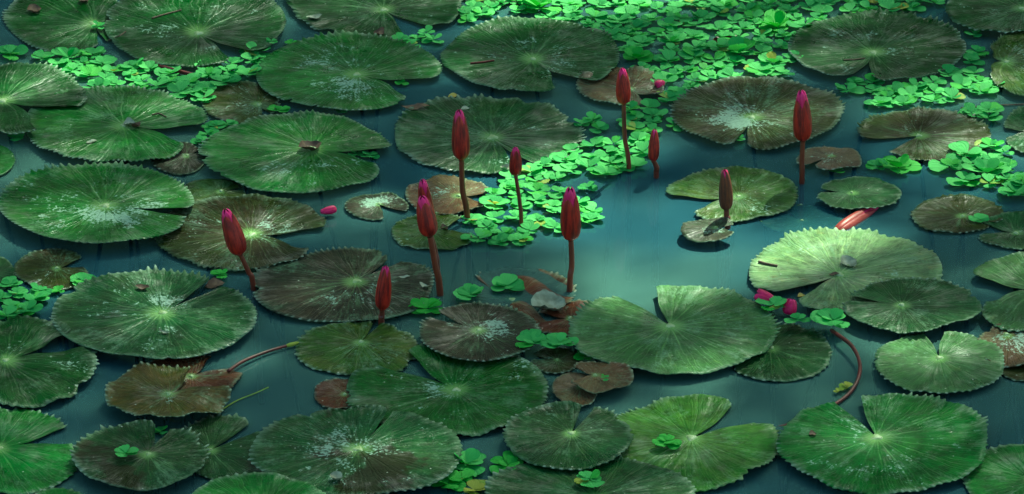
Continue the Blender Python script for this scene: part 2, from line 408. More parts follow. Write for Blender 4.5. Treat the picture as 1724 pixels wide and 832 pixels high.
# unseen tree added to shade the pond, leaves gapped to place sun flecks
# where sun comes through, as seen on the water: centre, half axes, openness of the leaves above
FLECKS = [(1560, 400, 120, 50, .7), (1440, 600, 60, 60, .6), (1240, 650, 90, 24, .6), (1290, 440, 70, 60, .7), (1430, 210, 60, 30, .5), (590, 400, 70, 30, .4), (460, 640, 60, 24, .4), (1375, 445, 130, 60, .95), (272, 174, 70, 26, 1.0), (1085, 500, 80, 24, .95), (890, 340, 110, 60, .95), (1090, 410, 170, 80, .9),
          (1590, 590, 70, 30, .7), (1660, 280, 80, 45, .9), (1130, 60, 310, 75, .97), (250, 135, 140, 22, .8), (1550, 152, 130, 28, .85), (1020, 240, 90, 50, .9),
          (470, 122, 36, 22, .9), (805, 110, 40, 18, .7), (470, 300, 60, 14, .7), (720, 265, 70, 16, .8), (930, 245, 36, 30, .7), (290, 318, 40, 20, .8), (170, 330, 36, 16, .8),
          (400, 395, 40, 12, .9), (770, 655, 60, 16, .8), (735, 590, 30, 12, .6), (700, 770, 50, 24, .7), (560, 730, 40, 14, .7), (1180, 610, 60, 12, .6), (1240, 330, 40, 14, .8), (1450, 330, 50, 14, .8),
          (1570, 255, 60, 14, .9), (1370, 80, 36, 20, .8), (1300, 205, 50, 22, .9), (1170, 200, 30, 20, .8), (1530, 790, 70, 24, .6), (1420, 720, 36, 16, .6), (1080, 700, 60, 16, .7), (1240, 740, 40, 16, .6),
          (60, 800, 50, 24, .6), (200, 500, 50, 12, .6), (300, 560, 60, 14, .6), (500, 520, 50, 10, .6), (1690, 460, 40, 16, .8), (1700, 395, 30, 14, .8), (640, 350, 40, 12, .8), (960, 760, 40, 12, .6), (330, 20, 60, 14, .6), (60, 170, 30, 10, .5)]
def shade_tree(seed=4):
    r = random.Random(seed)
    root = empty('unseen_shade_tree', (6.2, 6.0, -0.4)); tag(root, 'unseen broad tree added to shade the pond, boughs gapped for sun flecks', 'tree', 'trees round the pond')
    o = root.location
    def keep(p):
        g = p + o; q = g - sdir * (g.z / sdir.z)
        x, y = img((q.x, q.y, 0))
        for fx, fy, fa, fb, op in FLECKS:
            if ((x - fx) / (fa + 38)) ** 2 + ((y - fy) / (fb + 17)) ** 2 < 1 and r.random() < op: return False
        return True
    pts = spline([(0, 0, -.2), (-.2, -.1, 2), (-.5, -.4, 4), (-1.2, -.8, 5.2)], 14)
    V, F = tube(pts, [0.3 - .012 * i for i in range(len(pts))], 9); mesh_obj('trunk', V, F, M_BARK, root)
    cs = []
    hub = pts[-1]
    for k in range(11):
        e = Vector((r.uniform(-2.4, 3.4), r.uniform(1.2, 5.4), r.uniform(4.6, 6.2))) - o
        m = (hub + e) / 2 + Vector((r.uniform(-.4, .4), r.uniform(-.4, .4), .5))
        bp = spline([hub, m, e], 10); V, F = tube(bp, [.09 - .006 * i for i in range(len(bp))], 6)
        mesh_obj('bough', V, F, M_BARK, root)
    for k in range(150):
        z = r.uniform(4.3, 6.5); w = Vector((r.gauss(0, .85), r.gauss(.15, .85), 0))
        cs.append((w + sdir * (z / sdir.z) - o, .42))
    for k in range(60):
        cs.append((Vector((r.uniform(-1.0, 5.4), r.uniform(.6, 6.6), r.uniform(4.4, 6.6))) - o, .5))
    V, F, A = leaf_cloud(cs, 130, .62, .085, r, keep)
    mesh_obj('crown', V, F, M_FOL, root, attrs={'leaf_uv': A})
shade_tree()

# ------------------------------------------------------------------ lily pads
STY = {  # two leaf tones, strength of the veins
    'green':  ((0.009, 0.100, 0.011), (0.015, 0.082, 0.009), 0.38),
    'deep':   ((0.002, 0.058, 0.005), (0.004, 0.046, 0.004), 0.25),
    'bright': ((0.006, 0.112, 0.012), (0.012, 0.098, 0.011), 0.38),
    'olive':  ((0.018, 0.066, 0.005), (0.034, 0.064, 0.006), 0.38),
    'grey':   ((0.007, 0.058, 0.013), (0.013, 0.048, 0.011), 0.40),
    'brown':  ((0.024, 0.042, 0.006), (0.026, 0.024, 0.006), 0.40),
    'purple': ((0.016, 0.026, 0.012), (0.024, 0.022, 0.012), 0.35),
    'red':    ((0.095, 0.034, 0.012), (0.066, 0.016, 0.008), 0.35),
    'rust':   ((0.090, 0.066, 0.030), (0.070, 0.036, 0.016), 0.35),
    'mottle': ((0.038, 0.066, 0.008), (0.066, 0.050, 0.010), 0.35),
    'buff':   ((0.125, 0.105, 0.058), (0.090, 0.058, 0.030), 0.35),
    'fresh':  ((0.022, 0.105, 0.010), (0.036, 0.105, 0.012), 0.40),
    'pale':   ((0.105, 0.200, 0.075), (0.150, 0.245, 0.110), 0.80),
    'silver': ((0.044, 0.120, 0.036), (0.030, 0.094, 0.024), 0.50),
}
# label, cx, cy, w, h, hub, notch edge a, notch edge b, layer, style, crust, stain
PADS = [
 ('dark green pad cropped by the top edge, small dead leaf on its left half', 108, 28, 192, 128, (158, 40), (183, 78), (168, 90), 0, 'deep', .1, 0),
 ('large dark green pad at the top edge carrying two twigs', 328, 40, 304, 146, (334, 57), (420, 90), (384, 101), 1, 'deep', .45, 0),
 ('dark green pad cropped by the top edge with a pale curled leaf on its left', 634, 8, 296, 114, (646, 17), (722, 48), (680, 60), 0, 'deep', .3, .2),
 ('large green pad with silvery left edge and pointed lower lobe above the blue water gap', 586, 123, 312, 127, (601, 126), (732, 134), (680, 162), 1, 'green', .75, 0),
 ('dark green pad beside the lettuce mat with a reddish stick on it', 895, 95, 297, 128, (897, 100), (934, 150), (982, 136), 1, 'deep', .55, .2),
 ('dark green pad cropped by the left edge above the sunlit pad', 38, 168, 214, 120, (4, 170), (122, 178), (44, 205), 2, 'deep', .05, 0),
 ('sunlit green pad below the left strip of water lettuce, debris at its centre', 194, 212, 307, 126, (209, 212), (328, 214), (298, 240), 1, 'green', .05, 0),
 ('small brownish pad tucked under the left end of the silvery edged pad', 406, 173, 128, 70, (436, 176), (455, 190), (440, 200), 0, 'brown', .3, 0),
 ('green pad with a dead leaf on its hub, below the silvery edged pad', 499, 259, 324, 136, (525, 251), (659, 256), (638, 280), 1, 'green', .35, 0),
 ('green pad with upturned toothed right rim behind the tallest middle bud', 820, 229, 316, 132, (829, 232), (898, 281), (872, 291), 0, 'grey', .35, .15),
 ('ragged brown pad behind a bud at the edge of the lettuce mat', 1047, 149, 146, 64, (1062, 156), (1100, 170), (1085, 177), 0, 'rust', .35, .2),
 ('brown pad with a whitish bloom over its centre and bright toothed rim', 1274, 190, 283, 120, (1265, 198), (1238, 238), (1258, 247), 1, 'brown', .95, .25),
 ('dark glossy green pad below the top right edge with a notch facing the viewer', 1477, 79, 298, 120, (1470, 89), (1432, 134), (1467, 138), 1, 'deep', .45, 0),
 ('green pad cropped by the top right corner', 1695, 8, 205, 94, (1722, 15), (1740, -20), (1752, -8), 2, 'deep', .3, 0),
 ('green pad cropped by the right edge below the corner pad, bitten on its left', 1738, 106, 156, 114, (1694, 104), (1666, 84), (1665, 130), 1, 'olive', .2, 0),
 ('brownish pad with a wide notch facing left and a paler lower half', 1556, 228, 220, 88, (1547, 229), (1449, 238), (1493, 263), 0, 'brown', .15, 0),
 ('small pad cropped by the right edge beside the right lettuce cluster', 1740, 220, 98, 86, (1742, 221), (1694, 218), (1697, 232), 0, 'grey', .2, 0),
 ('large green pad on the left with chalky white patches round its hub', 163, 345, 334, 136, (177, 347), (322, 352), (290, 363), 2, 'green', 1.0, 0),
 ('narrow olive pad wedged behind the chalky pad', 358, 325, 112, 48, (372, 322), (410, 315), (408, 322), 0, 'olive', .1, 0),
 ('small grey brown pad wedged between two large green pads on the left', 300, 267, 92, 54, (315, 262), (340, 250), (344, 256), 0, 'purple', .35, 0),
 ('brown pad with pale streaks behind the leaning bud', 409, 393, 304, 122, (424, 395), (556, 384), (514, 426), 0.3, 'brown', .5, .15),
 ('large dark brown pad behind the short bud, folded along its notch', 577, 482, 310, 122, (600, 474), (672, 427), (694, 433), 0.6, 'purple', .3, .2),
 ('small silvery pad with an open notch floating alone in the water', 634, 348, 104, 44, (638, 344), (646, 368), (682, 358), 0, 'purple', .7, 0),
 ('rusty pad with toothed edge behind the stem of the tallest middle bud', 756, 332, 146, 64, (772, 330), (818, 328), (826, 350), 0, 'rust', .45, .3),
 ('small olive pad round the stems of the twin buds', 730, 391, 142, 62, (724, 388), (754, 378), (797, 396), 0, 'olive', .4, 0),
 ('sunken brown pad seen through the water beside the central bud', 868, 500, 196, 102, (862, 505), (800, 470), (790, 480), -3, 'red', 0, 0),
 ('dark purplish pad with a white splash on its hub, left of the pale upturned leaf', 808, 560, 202, 96, (806, 556), (738, 528), (722, 538), 2, 'purple', .7, 0),
 ('dark green pad in front of the short bud', 602, 588, 206, 91, (608, 576), (630, 543), (648, 541), 0.1, 'olive', .25, 0),
 ('broad green pad with a pale midrib below the purplish pad', 752, 658, 346, 150, (768, 657), (642, 622), (690, 599), 0.5, 'green', .4, 0),
 ('green pad at the bottom with a powdery white band and dark wet stain', 602, 761, 352, 148, (603, 757), (660, 690), (670, 693), 2, 'grey', .8, .9),
 ('bright green pad cropped by the bottom edge, left of the powdery pad', 436, 862, 250, 128, (440, 866), (480, 920), (490, 915), 2.8, 'bright', 0, 0),
 ('round dark pad with a pale star at its hub near the bottom centre', 957, 736, 217, 108, (962, 730), (981, 683), (1002, 690), 2, 'grey', .1, 0),
 ('yellowish green pad with a wide notch and crumpled green shoots on it', 1164, 749, 292, 162, (1164, 738), (1232, 688), (1284, 707), 0, 'fresh', 0, 0),
 ('dark green pad cropped by the bottom edge with one lettuce rosette on it', 992, 830, 346, 122, (1000, 838), (1100, 890), (1085, 895), 1, 'grey', .15, 0),
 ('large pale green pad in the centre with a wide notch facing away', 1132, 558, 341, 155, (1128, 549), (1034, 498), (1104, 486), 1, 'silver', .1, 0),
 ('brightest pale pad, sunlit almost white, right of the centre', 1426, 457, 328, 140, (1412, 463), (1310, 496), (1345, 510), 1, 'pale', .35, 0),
 ('grey green pad overlapping the front of the sunlit pale pad', 1535, 514, 231, 89, (1518, 514), (1424, 498), (1422, 508), 2, 'grey', .1, 0),
 ('small grey green oval pad above the pink lying bud', 1446, 326, 142, 55, (1434, 325), (1378, 318), (1380, 326), 1, 'grey', .1, 0),
 ('crinkled pale brown pad behind the tall right bud stem', 1396, 272, 112, 38, (1400, 268), (1350, 288), (1362, 291), 0.3, 'buff', .6, 0),
 ('olive pad split by a notch on its left, behind the brown bud', 1233, 329, 220, 88, (1243, 331), (1121, 331), (1160, 361), 0, 'olive', .35, 0),
 ('small crumpled dark leaf at the foot of the brown bud', 1192, 391, 92, 40, (1205, 388), (1236, 384), (1234, 396), 1, 'purple', .6, .3),
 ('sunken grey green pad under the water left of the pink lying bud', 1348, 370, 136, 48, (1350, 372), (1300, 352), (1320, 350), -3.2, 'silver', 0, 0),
 ('oval grey brown pad on the right with a dark shaded back half', 1612, 362, 153, 62, (1621, 364), (1676, 376), (1668, 382), 0, 'brown', .4, .2),
 ('grey pad cropped by the right edge with a slit on its left side', 1722, 389, 156, 62, (1711, 393), (1660, 378), (1646, 394), 0, 'grey', .3, 0),
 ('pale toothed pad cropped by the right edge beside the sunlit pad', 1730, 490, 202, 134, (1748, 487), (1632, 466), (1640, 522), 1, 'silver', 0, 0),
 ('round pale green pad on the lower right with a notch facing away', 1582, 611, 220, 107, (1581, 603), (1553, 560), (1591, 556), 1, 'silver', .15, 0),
 ('crumpled pale pad cropped by the right edge behind the round pale pad', 1712, 588, 136, 74, (1694, 568), (1730, 553), (1745, 556), 0, 'rust', .6, 0),
 ('large green pad in the lower right corner area with a notch facing away', 1488, 748, 354, 166, (1476, 737), (1416, 689), (1448, 668), 1, 'bright', .35, 0),
 ('green pad cropped by the bottom right corner', 1718, 805, 196, 112, (1740, 810), (1790, 770), (1795, 780), 0, 'bright', .1, 0),
 ('shaded grey pad tucked under the right edge of the large pale green pad', 1310, 594, 182, 96, (1298, 586), (1240, 560), (1232, 570), 0, 'grey', .1, 0),
 ('dark green pad cropped by the left edge with a ragged notch facing right', 48, 617, 226, 146, (10, 615), (114, 570), (150, 594), 0, 'deep', .3, .3),
 ('bright green pad cropped by the left edge near the bottom', 28, 760, 210, 146, (-3, 755), (114, 721), (132, 750), 0, 'bright', .1, .35),
 ('large green pad on the lower left with chalk spots and a dark slit', 260, 535, 338, 154, (273, 527), (362, 470), (385, 482), 1, 'grey', .75, 0),
 ('half folded brown pad pointing right near the left edge', 88, 454, 124, 68, (96, 452), (148, 432), (128, 452), 0, 'brown', .3, 0),
 ('pad fragment cropped by the left edge beside the half folded brown pad', -8, 460, 64, 60, (-5, 462), (-30, 480), (-34, 470), 0, 'grey', 0, 0),
 ('reddish pad lying under the tip of the floating red stem', 322, 632, 170, 72, (322, 634), (352, 606), (400, 616), 0, 'red', .55, 0),
 ('olive brown pad with wet brown blotches overlapping the reddish pad', 284, 672, 212, 92, (284, 676), (322, 634), (384, 664), 1, 'mottle', .45, .5),
 ('dark pad half covered by a black wet stain, lettuce sprig at its centre', 237, 768, 224, 110, (250, 765), (264, 714), (290, 724), 2, 'grey', .05, 1.0),
 ('dull grey pad squeezed between the stained pad and the powdery pad', 382, 755, 170, 108, (354, 758), (430, 710), (452, 722), 0, 'grey', .3, .35),
 ('rust coloured leaf poking out from under the broad green pad', 572, 662, 86, 54, (580, 664), (610, 670), (608, 678), -0.4, 'red', .1, 0),
 ('small buff pad overlapping another near the large pale green pad', 1010, 634, 110, 52, (1002, 632), (968, 622), (972, 640), 2, 'rust', .15, 0),
 ('small brown pad under the buff pad at bottom centre', 968, 656, 78, 52, (976, 652), (1000, 642), (1004, 650), 1, 'rust', .2, 0),
 ('brown waterlogged pad under the lettuce left of the large pale pad', 934, 608, 84, 42, (938, 606), (900, 600), (896, 606), 0, 'brown', .2, .2),
 ('dark reddish waterlogged pad between the central bud and the pale pad', 956, 536, 112, 62, (960, 536), (905, 530), (906, 545), -0.5, 'red', 0, .7),
 ('pad fragment cropped by the bottom edge at the lower left', 100, 856, 110, 66, (100, 858), (120, 890), (130, 886), 0, 'bright', 0, 0),
 ('small pad fragment cropped by the left edge above the chalky pad', -8, 270, 64, 52, (-10, 270), (-40, 270), (-40, 276), 0, 'green', 0, 0),
 ('dark brown pad sliver cropped by the right edge under the crumpled pad', 1740, 622, 110, 40, (1745, 622), (1790, 622), (1788, 628), 0, 'brown', 0, .2),
 ('green pad sliver at the top edge left of the lettuce mat', 832, -14, 130, 44, (835, -14), (870, -30), (880, -26), 0, 'green', 0, 0),
]

def pad_level(layer):
    return 0.004 + layer * 0.0075 if layer >= 0 else 0.0065 + layer * 0.0025

def build_pad(spec, idx):
    label, cx, cy, w, h, hub, n1, n2, layer, style, crust, stain = spec
    r = np.random.RandomState(100 + idx)
    z0 = pad_level(layer)
    hubp = at(*hub, z0)
    # real outline on the pad's own level, about the hub
    tt = np.linspace(0, 2 * np.pi, 361)[:-1]
    pts = np.array([tuple((at(cx + w / 2 * math.cos(a), cy + h / 2 * math.sin(a), z0) - hubp)[:2]) for a in tt])
    ang = np.arctan2(pts[:, 1], pts[:, 0]); rad = np.hypot(pts[:, 0], pts[:, 1])
    o = np.argsort(ang); ang = ang[o]; rad = rad[o]
    ang = np.concatenate([ang[-3:] - 2 * np.pi, ang, ang[:3] + 2 * np.pi]); rad = np.concatenate([rad[-3:], rad, rad[:3]])
    wa = [at(*n, z0) - hubp for n in (n1, n2)]
    a1, a2 = (math.atan2(p.y, p.x) for p in wa)
    d = (a2 - a1) % (2 * np.pi)
    if d > np.pi: a1, d = a2, 2 * np.pi - d
    gap = max(d, R(2.0)); start = a1 + gap; span = 2 * np.pi - gap
    size = float(np.mean(rad))
    perim = size * 2 * np.pi
    nt = max(22, int(perim / r.uniform(0.0115, 0.0145)))                # teeth
    per = 6
    na = nt * per + 1; nr = 15 if size > 0.07 else 10
    u = np.linspace(0, 1, na); th = start + u * span
    Rm = np.interp((th + np.pi) % (2 * np.pi) - np.pi, ang, rad)
    # irregular margin, rounded lobe corners, teeth of uneven size
    for k in range(2, 7):
        Rm *= 1 + r.normal(0, 0.012) * np.cos(k * th + r.uniform(0, 6.28))
    e = np.minimum(u, 1 - u) * span * size
    Rm *= 1 - 0.16 * np.exp(-(e / (0.10 * size + 1e-6)) ** 1.3) * r.uniform(0.3, 1.0)
    tooth_amp = np.repeat(r.uniform(0.35, 1.25, nt), per); tooth_amp = np.append(tooth_amp, tooth_amp[-1])
    env = np.clip(0.75 + 0.5 * np.sin(th * r.randint(2, 5) + r.uniform(0, 6)) + 0.35 * np.sin(th * r.randint(6, 11) + r.uniform(0, 6)), 0.0, 1.35)
    tooth_amp = tooth_amp * env
    for _ in range(r.randint(0, 4) if size > 0.075 else 0):
        Rm -= r.uniform(0.004, 0.016) * min(1, size / 0.16) * np.exp(-(((th - start - r.uniform(0, span)) * size) / r.uniform(0.004, 0.014)) ** 2)
    jit = np.repeat(r.uniform(-0.22, 0.22, nt), per); jit = np.append(jit, jit[-1])
    ph = (np.arange(na) % per) / per
    saw = np.clip(1 - np.abs(ph - 0.5 - jit * 0.5) * 2.7, 0, 1)
    A = min(0.0062, 0.05 * size) * r.uniform(0.6, 1.15)
    v = np.linspace(0, 1, nr) ** 0.85
    V2, U2 = np.meshgrid(v, u, indexing='ij')
    T2 = np.broadcast_to(th, V2.shape).copy()
    Rr = np.broadcast_to(Rm, V2.shape) * V2
    Rr[-1] += saw * tooth_amp * A
    Rr[-2] += saw * tooth_amp * A * 0.15
    # lobes bow slightly towards each other
    bow = r.uniform(0.0, 0.5) * min(gap, 0.5) * np.sin(np.pi * np.clip(V2, 0, 1)) * (1 - V2)
    ee = np.minimum(U2, 1 - U2) * span
    T2 += np.where(U2 < 0.5, -1, 1) * bow * np.exp(-ee / 0.25)
    if not any(k in label for k in ('facing away', 'wide notch', 'pale star', 'in front of the short', 'open notch', 'stained')):
        shut = 1 - np.clip((V2 - r.uniform(.08, .22)) / r.uniform(.45, .7), 0, 1) ** 0.8
        T2 += np.where(U2 < 0.5, -1, 1) * shut * (gap * 0.47) * np.exp(-(ee / 0.5) ** 1.5)
    X = Rr * np.cos(T2); Y = Rr * np.sin(T2)
    # relief
    Z = np.zeros_like(X)
    s = size / 0.16
    for k in (2, 3, 5):
        Z += r.normal(0, 0.0012) * s * np.cos(k * T2 + r.uniform(0, 6.28)) * V2 ** 2
    for k in (7, 11, 16):
        Z += r.normal(0, 0.0011) * s * np.cos(k * T2 + r.uniform(0, 6.28)) * V2 ** 4
    Z += 0.0005 * np.cos(np.pi * 2 * U2 * nt) * V2 ** 12 * r.uniform(0.3, 1.2)     # fluted rim
    mid = start + span / 2
    Z += np.abs(np.sin(T2 - mid)) * V2 * r.uniform(0.0, 0.004) * s                # shallow fold along the midrib
    Z += r.uniform(0.001, 0.006) * s * np.exp(-ee / 0.10) * V2 ** 1.5             # notch lips lift a little
    curl = np.clip(np.cos(T2 - r.uniform(0, 6.28)) - 0.35, 0, 1) * V2 ** 9 * r.uniform(0.0, 0.011) * s
    Z += curl
    Z[-1] += saw * tooth_amp * 0.0042 * min(1, s) * np.clip(r.normal(0.8, 0.4), 0.0, 1.4)
    crump = {'rust': 0.004, 'red': 0.003, 'mottle': 0.008}.get(style, 0.0)
    if label.startswith(('crumpled', 'small crumpled')) or 'crinkled' in label or 'ragged' in label: crump = 0.0055
    if crump:
        for k in range(6):
            Z += crump * 0.4 * np.sin(X * r.uniform(-90, 90) + Y * r.uniform(-90, 90) + r.uniform(0, 6)) * V2
    if crump > 0.005: Z = (Z - Z.min()) * 0.75 + 0.001
    if label.startswith('sunken brown'): Z += 0.030 * X - 0.006 * Y
    Z += 0.0009 * s * (1 - V2) ** 3
    n_top = X.size
    top = np.stack([X.ravel(), Y.ravel(), Z.ravel()], 1)
    rows = [0, nr // 3, 2 * nr // 3, nr - 2, nr - 1]
    bot = np.concatenate([np.stack([X[i], Y[i], Z[i] - 0.0011], 1) for i in rows])
    verts = np.concatenate([top, bot])
    uv_t = np.stack([U2.ravel() * (span / (2 * np.pi)), V2.ravel(), Rr.ravel()], 1)
    tipm = np.zeros_like(V2); tipm[-1] = saw; tipm[-2] = saw * 0.25
    uv_t[:, 2] = tipm.ravel()
    uv_b = np.concatenate([np.stack([U2[i] * (span / (2 * np.pi)), V2[i], tipm[i]], 1) for i in rows])
    F = []
    for i in range(nr - 1):
        b0 = i * na; b1 = b0 + na
        F += [(b0 + j, b1 + j, b1 + j + 1, b0 + j + 1) for j in range(na - 1)]
    for i in range(len(rows) - 1):
        b0 = n_top + i * na; b1 = b0 + na
        F += [(b0 + j + 1, b1 + j + 1, b1 + j, b0 + j) for j in range(na - 1)]
    lt = (nr - 1) * na; lb = n_top + (len(rows) - 1) * na
    F += [(lt + j + 1, lt + j, lb + j, lb + j + 1) for j in range(na - 1)]
    root = empty('lily_pad', hubp)
    tag(root, label, 'lily pad', 'water lily pads floating on the pond')
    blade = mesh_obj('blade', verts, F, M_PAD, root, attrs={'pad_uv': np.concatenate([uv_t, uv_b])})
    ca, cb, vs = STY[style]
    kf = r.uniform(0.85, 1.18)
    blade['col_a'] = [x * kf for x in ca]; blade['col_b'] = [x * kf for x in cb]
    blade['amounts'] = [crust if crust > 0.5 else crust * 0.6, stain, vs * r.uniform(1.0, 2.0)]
    # raised hub where the stalk joins
    hv = []; hf = []
    hr = 0.0085 * min(1.0, s) * r.uniform(0.8, 1.3)
    for i, (q, zz) in enumerate(((1.0, 0.0002), (0.75, 0.0016), (0.4, 0.0024))):
        for k in range(10):
            a = 2 * math.pi * k / 10; f = hr * q * (1 + 0.25 * math.sin(3 * a + idx) + r.uniform(-0.12, 0.12))
            hv.append((f * math.cos(a), f * math.sin(a), zz + Z[0, 0] - (0.0 if i else 0.0008)))
    hv.append((0, 0, 0.0026 + Z[0, 0]))
    for i in range(2):
        hf += [(i * 10 + k, i * 10 + (k + 1) % 10, (i + 1) * 10 + (k + 1) % 10, (i + 1) * 10 + k) for k in range(10)]
    hf += [(20 + k, 20 + (k + 1) % 10, 30) for k in range(10)]
    mesh_obj('hub', hv, hf, M_HUB, root)
    # stalk going down to the bed
    q = r.uniform(-0.08, 0.08, 2)
    sp = spline([(0, 0, -0.002), (q[0] * .3, q[1] * .3, -0.12), (q[0], q[1], -0.3), (q[0] * 1.6, q[1] * 1.6, -0.6 - z0)], 9)
    V, F = tube(sp, [0.004] * len(sp), 6)
    mesh_obj('stalk', V, F, M_STALK, root)
    return root

for i, sp_ in enumerate(PADS): build_pad(sp_, i)

from mathutils.bvhtree import BVHTree
def _bvh():
    V = []; P = []
    for o in bpy.data.objects:
        if o.name.split('.')[0] == 'blade':
            b = len(V); off = o.parent.location
            V += [v.co + off for v in o.data.vertices]; P += [tuple(b + i for i in p.vertices) for p in o.data.polygons]
    return BVHTree.FromPolygons(V, P)
BVH = _bvh()
def top_z(x, y):
    h = BVH.ray_cast(Vector((x, y, 0.3)), Vector((0, 0, -1)))[0]
    return max(0.001, h.z) if h else 0.001
def rest(px, py, up=0.0):
    """the point of the pad or water surface seen at (px, py)"""
    z = 0.0
    for _ in range(4):
        p = at(px, py, z); z = top_z(p.x, p.y)
    return Vector((p.x, p.y, z + up))

# ------------------------------------------------------------------ flower buds
def bud_profile(t):
    k = np.interp(t, [0, .05, .13, .26, .42, .62, .80, .91, .97, 1.0], [.34, .70, .92, 1.0, .98, .87, .70, .54, .40, .12])
    return float(k)
def shell(a0, half, t0, t1, Rmax, L, mat, name, parent, lift=1.0, tipt=0.75, flare=0.0, na=9, nt=16, tippow=0.6):
    """one sepal or petal wrapped round the bud axis (local +Z)"""
    V = []; A = []; F = []
    for i in range(nt + 1):
        f = i / nt; t = t0 + (t1 - t0) * f
        wd = half * (1.0 if f < tipt else max(0.0, 1 - ((f - tipt) / (1 - tipt)) ** 2) ** tippow)
        for j in range(na + 1):
            s = -1 + 2 * j / na
            a = a0 + wd * s
            keel = 1 + 0.07 * (1 - abs(s)) - 0.075 * abs(s) ** 3
            rr = Rmax * (bud_profile(t) * (1 - flare) + flare * (0.35 + 1.1 * t ** 0.8)) * lift * keel
            V.append((rr * math.cos(a), rr * math.sin(a), L * t)); A.append((a / 6.283 + 1, t, 0))
    st = na + 1
    for i in range(nt):
        for j in range(na):
            F.append((i * st + j, i * st + j + 1, (i + 1) * st + j + 1, (i + 1) * st + j))
    return mesh_obj(name, V, F, mat, parent, attrs={'bud_uv': A})

def build_bud(label, foot, neck, tip, wpx, sepal=M_SEPAL, petal=M_PETAL, stemw=8.0, show=0.88, depth_tip=0.0, seed=0):
    """foot: where the stem leaves the water; neck: foot of the bud; tip (photograph pixels)"""
    r = random.Random(seed)
    f0 = at(*foot, 0.0)
    mm = (at(foot[0] + 1, foot[1]) - f0).length
    nk = at_y(*neck, f0.y + r.uniform(-0.01, 0.01)); tp = at_y(*tip, f0.y + depth_tip)
    root = empty('lily_bud', f0)
    tag(root, label, 'flower bud', 'closed water lily buds standing above the water')
    rn = nk - f0; ax = (tp - nk); L = ax.length
    rs = stemw * mm / 2
    low = Vector((-rn.x * 0.35, -rn.y * 0.35 + 0.01, -0.22))
    bend = Vector((r.uniform(-1, 1) * 0.004, 0, 0))
    pts = spline([low, Vector((0, 0, 0)), rn * 0.5 + bend, rn + ax * 0.03], 24)
    V, F = tube(pts, [rs * (1.12 - 0.25 * i / len(pts)) for i in range(len(pts))], 10)
    mesh_obj('stem', V, F, M_BSTEM, root)
    qt = ax.to_track_quat('Z', 'Y')
    Rb = wpx * mm / 2 * 0.93
    spin = r.uniform(0, 6.28)
    parts = []
    for k in range(4):
        a = spin + k * math.pi / 2
        parts.append(shell(a, R(52), 0.0, show + r.uniform(-0.03, 0.03), Rb, L, sepal, 'sepal', root, lift=1.0 + (0.06 if k % 2 else 0), tipt=0.62))
    for k in range(5):
        a = spin + 0.7 + k * 2 * math.pi / 5
        parts.append(shell(a, R(46), 0.25, 1.0 - 0.02 * (k % 2), Rb, L, petal, 'petal', root, lift=0.90 - 0.02 * (k % 3), tipt=0.72))
    # receptacle closing the bottom
    V, F = tube([(0, 0, -0.03 * L), (0, 0, 0.0), (0, 0, 0.06 * L)], [rs * 0.95, Rb * 0.34, Rb * 0.6], 10)
    parts.append(mesh_obj('receptacle', V, F, M_BSTEM, root))
    for p in parts:
        p.rotation_mode = 'QUATERNION'; p.rotation_quaternion = qt; p.location = rn
    return root

build_bud('leaning red bud with a magenta tip in front of the brown pad at left', (427, 488), (404, 428), (379, 351), 35, stemw=9, seed=1)
build_bud('rear one of the twin red buds, its pink tip just above the other', (737, 466), (722, 385), (711, 301), 28, stemw=9, seed=2)
build_bud('front one of the twin red buds, leaning on a thick dark stem', (741, 497), (724, 397), (710, 329), 34, stemw=11, seed=3)
build_bud('tall red bud in front of the green pad with the upturned rim', (787, 372), (777, 268), (773, 184), 31, stemw=10, seed=4)
build_bud('small red bud on a thin stem among the middle lettuce strand', (878, 386), (868, 295), (868, 247), 21, stemw=7, seed=5)
build_bud('broad red bud with a bright magenta tip at the centre of the pond', (959, 490), (961, 403), (960, 314), 36, stemw=10, seed=6, show=0.84)
build_bud('slim red bud on the longest stem at the edge of the lettuce mat', (1059, 288), (1050, 175), (1048, 114), 24, stemw=8, seed=7)
build_bud('small pointed dark red bud low over the water, right of the slim bud', (1105, 299), (1100, 271), (1102, 217), 20, stemw=9, seed=8, show=0.97)
build_bud('tall bright red bud on the right in front of the brown toothed pad', (1350, 309), (1352, 236), (1349, 151), 33, stemw=9, seed=9, show=0.8)
build_bud('dull brown bud standing before the split olive pad', (1225, 384), (1223, 353), (1220, 285), 25, sepal=M_SEPALB, stemw=10, seed=10, show=0.97)
build_bud('short rusty red bud in front of the large dark brown pad', (642, 549), (643, 521), (650, 447), 26, stemw=10, seed=11, show=0.96)

# bud lying half under water
def lying_bud(label, a, b, wpx, za, zb, sepal, petal, seed, cat='flower bud', show=0.85, flare=0.0):
    pa = at(*a, za); pb = at(*b, zb)
    root = empty('fallen_bud', pa); tag(root, label, cat)
    ax = pb - pa; L = ax.length; mm = (at(a[0] + 1, a[1]) - at(*a)).length
    qt = ax.to_track_quat('Z', 'Y'); r = random.Random(seed); Rb = wpx * mm / 2; spin = r.uniform(0, 6)
    for k in range(4):
        p = shell(spin + k * math.pi / 2, R(52), 0, show, Rb, L, sepal, 'sepal', root, lift=1 + 0.03 * (k % 2), tipt=0.4 if flare else 0.55, flare=flare * r.uniform(.6, 1.2))
        p.rotation_mode = 'QUATERNION'; p.rotation_quaternion = qt
    for k in range(5):
        p = shell(spin + 0.5 + k * 1.2566, R(46), 0.15, 1.0, Rb, L, petal, 'petal', root, lift=0.93 - 0.02 * (k % 3), tipt=0.4 if flare else 0.6, flare=flare * .6)
        p.rotation_mode = 'QUATERNION'; p.rotation_quaternion = qt
    return root
M_PINK = mat_bud('pink sepal', (0.24, 0.030, 0.024), (0.34, 0.055, 0.040), (0.36, 0.014, 0.05), 0.5, 0.9)
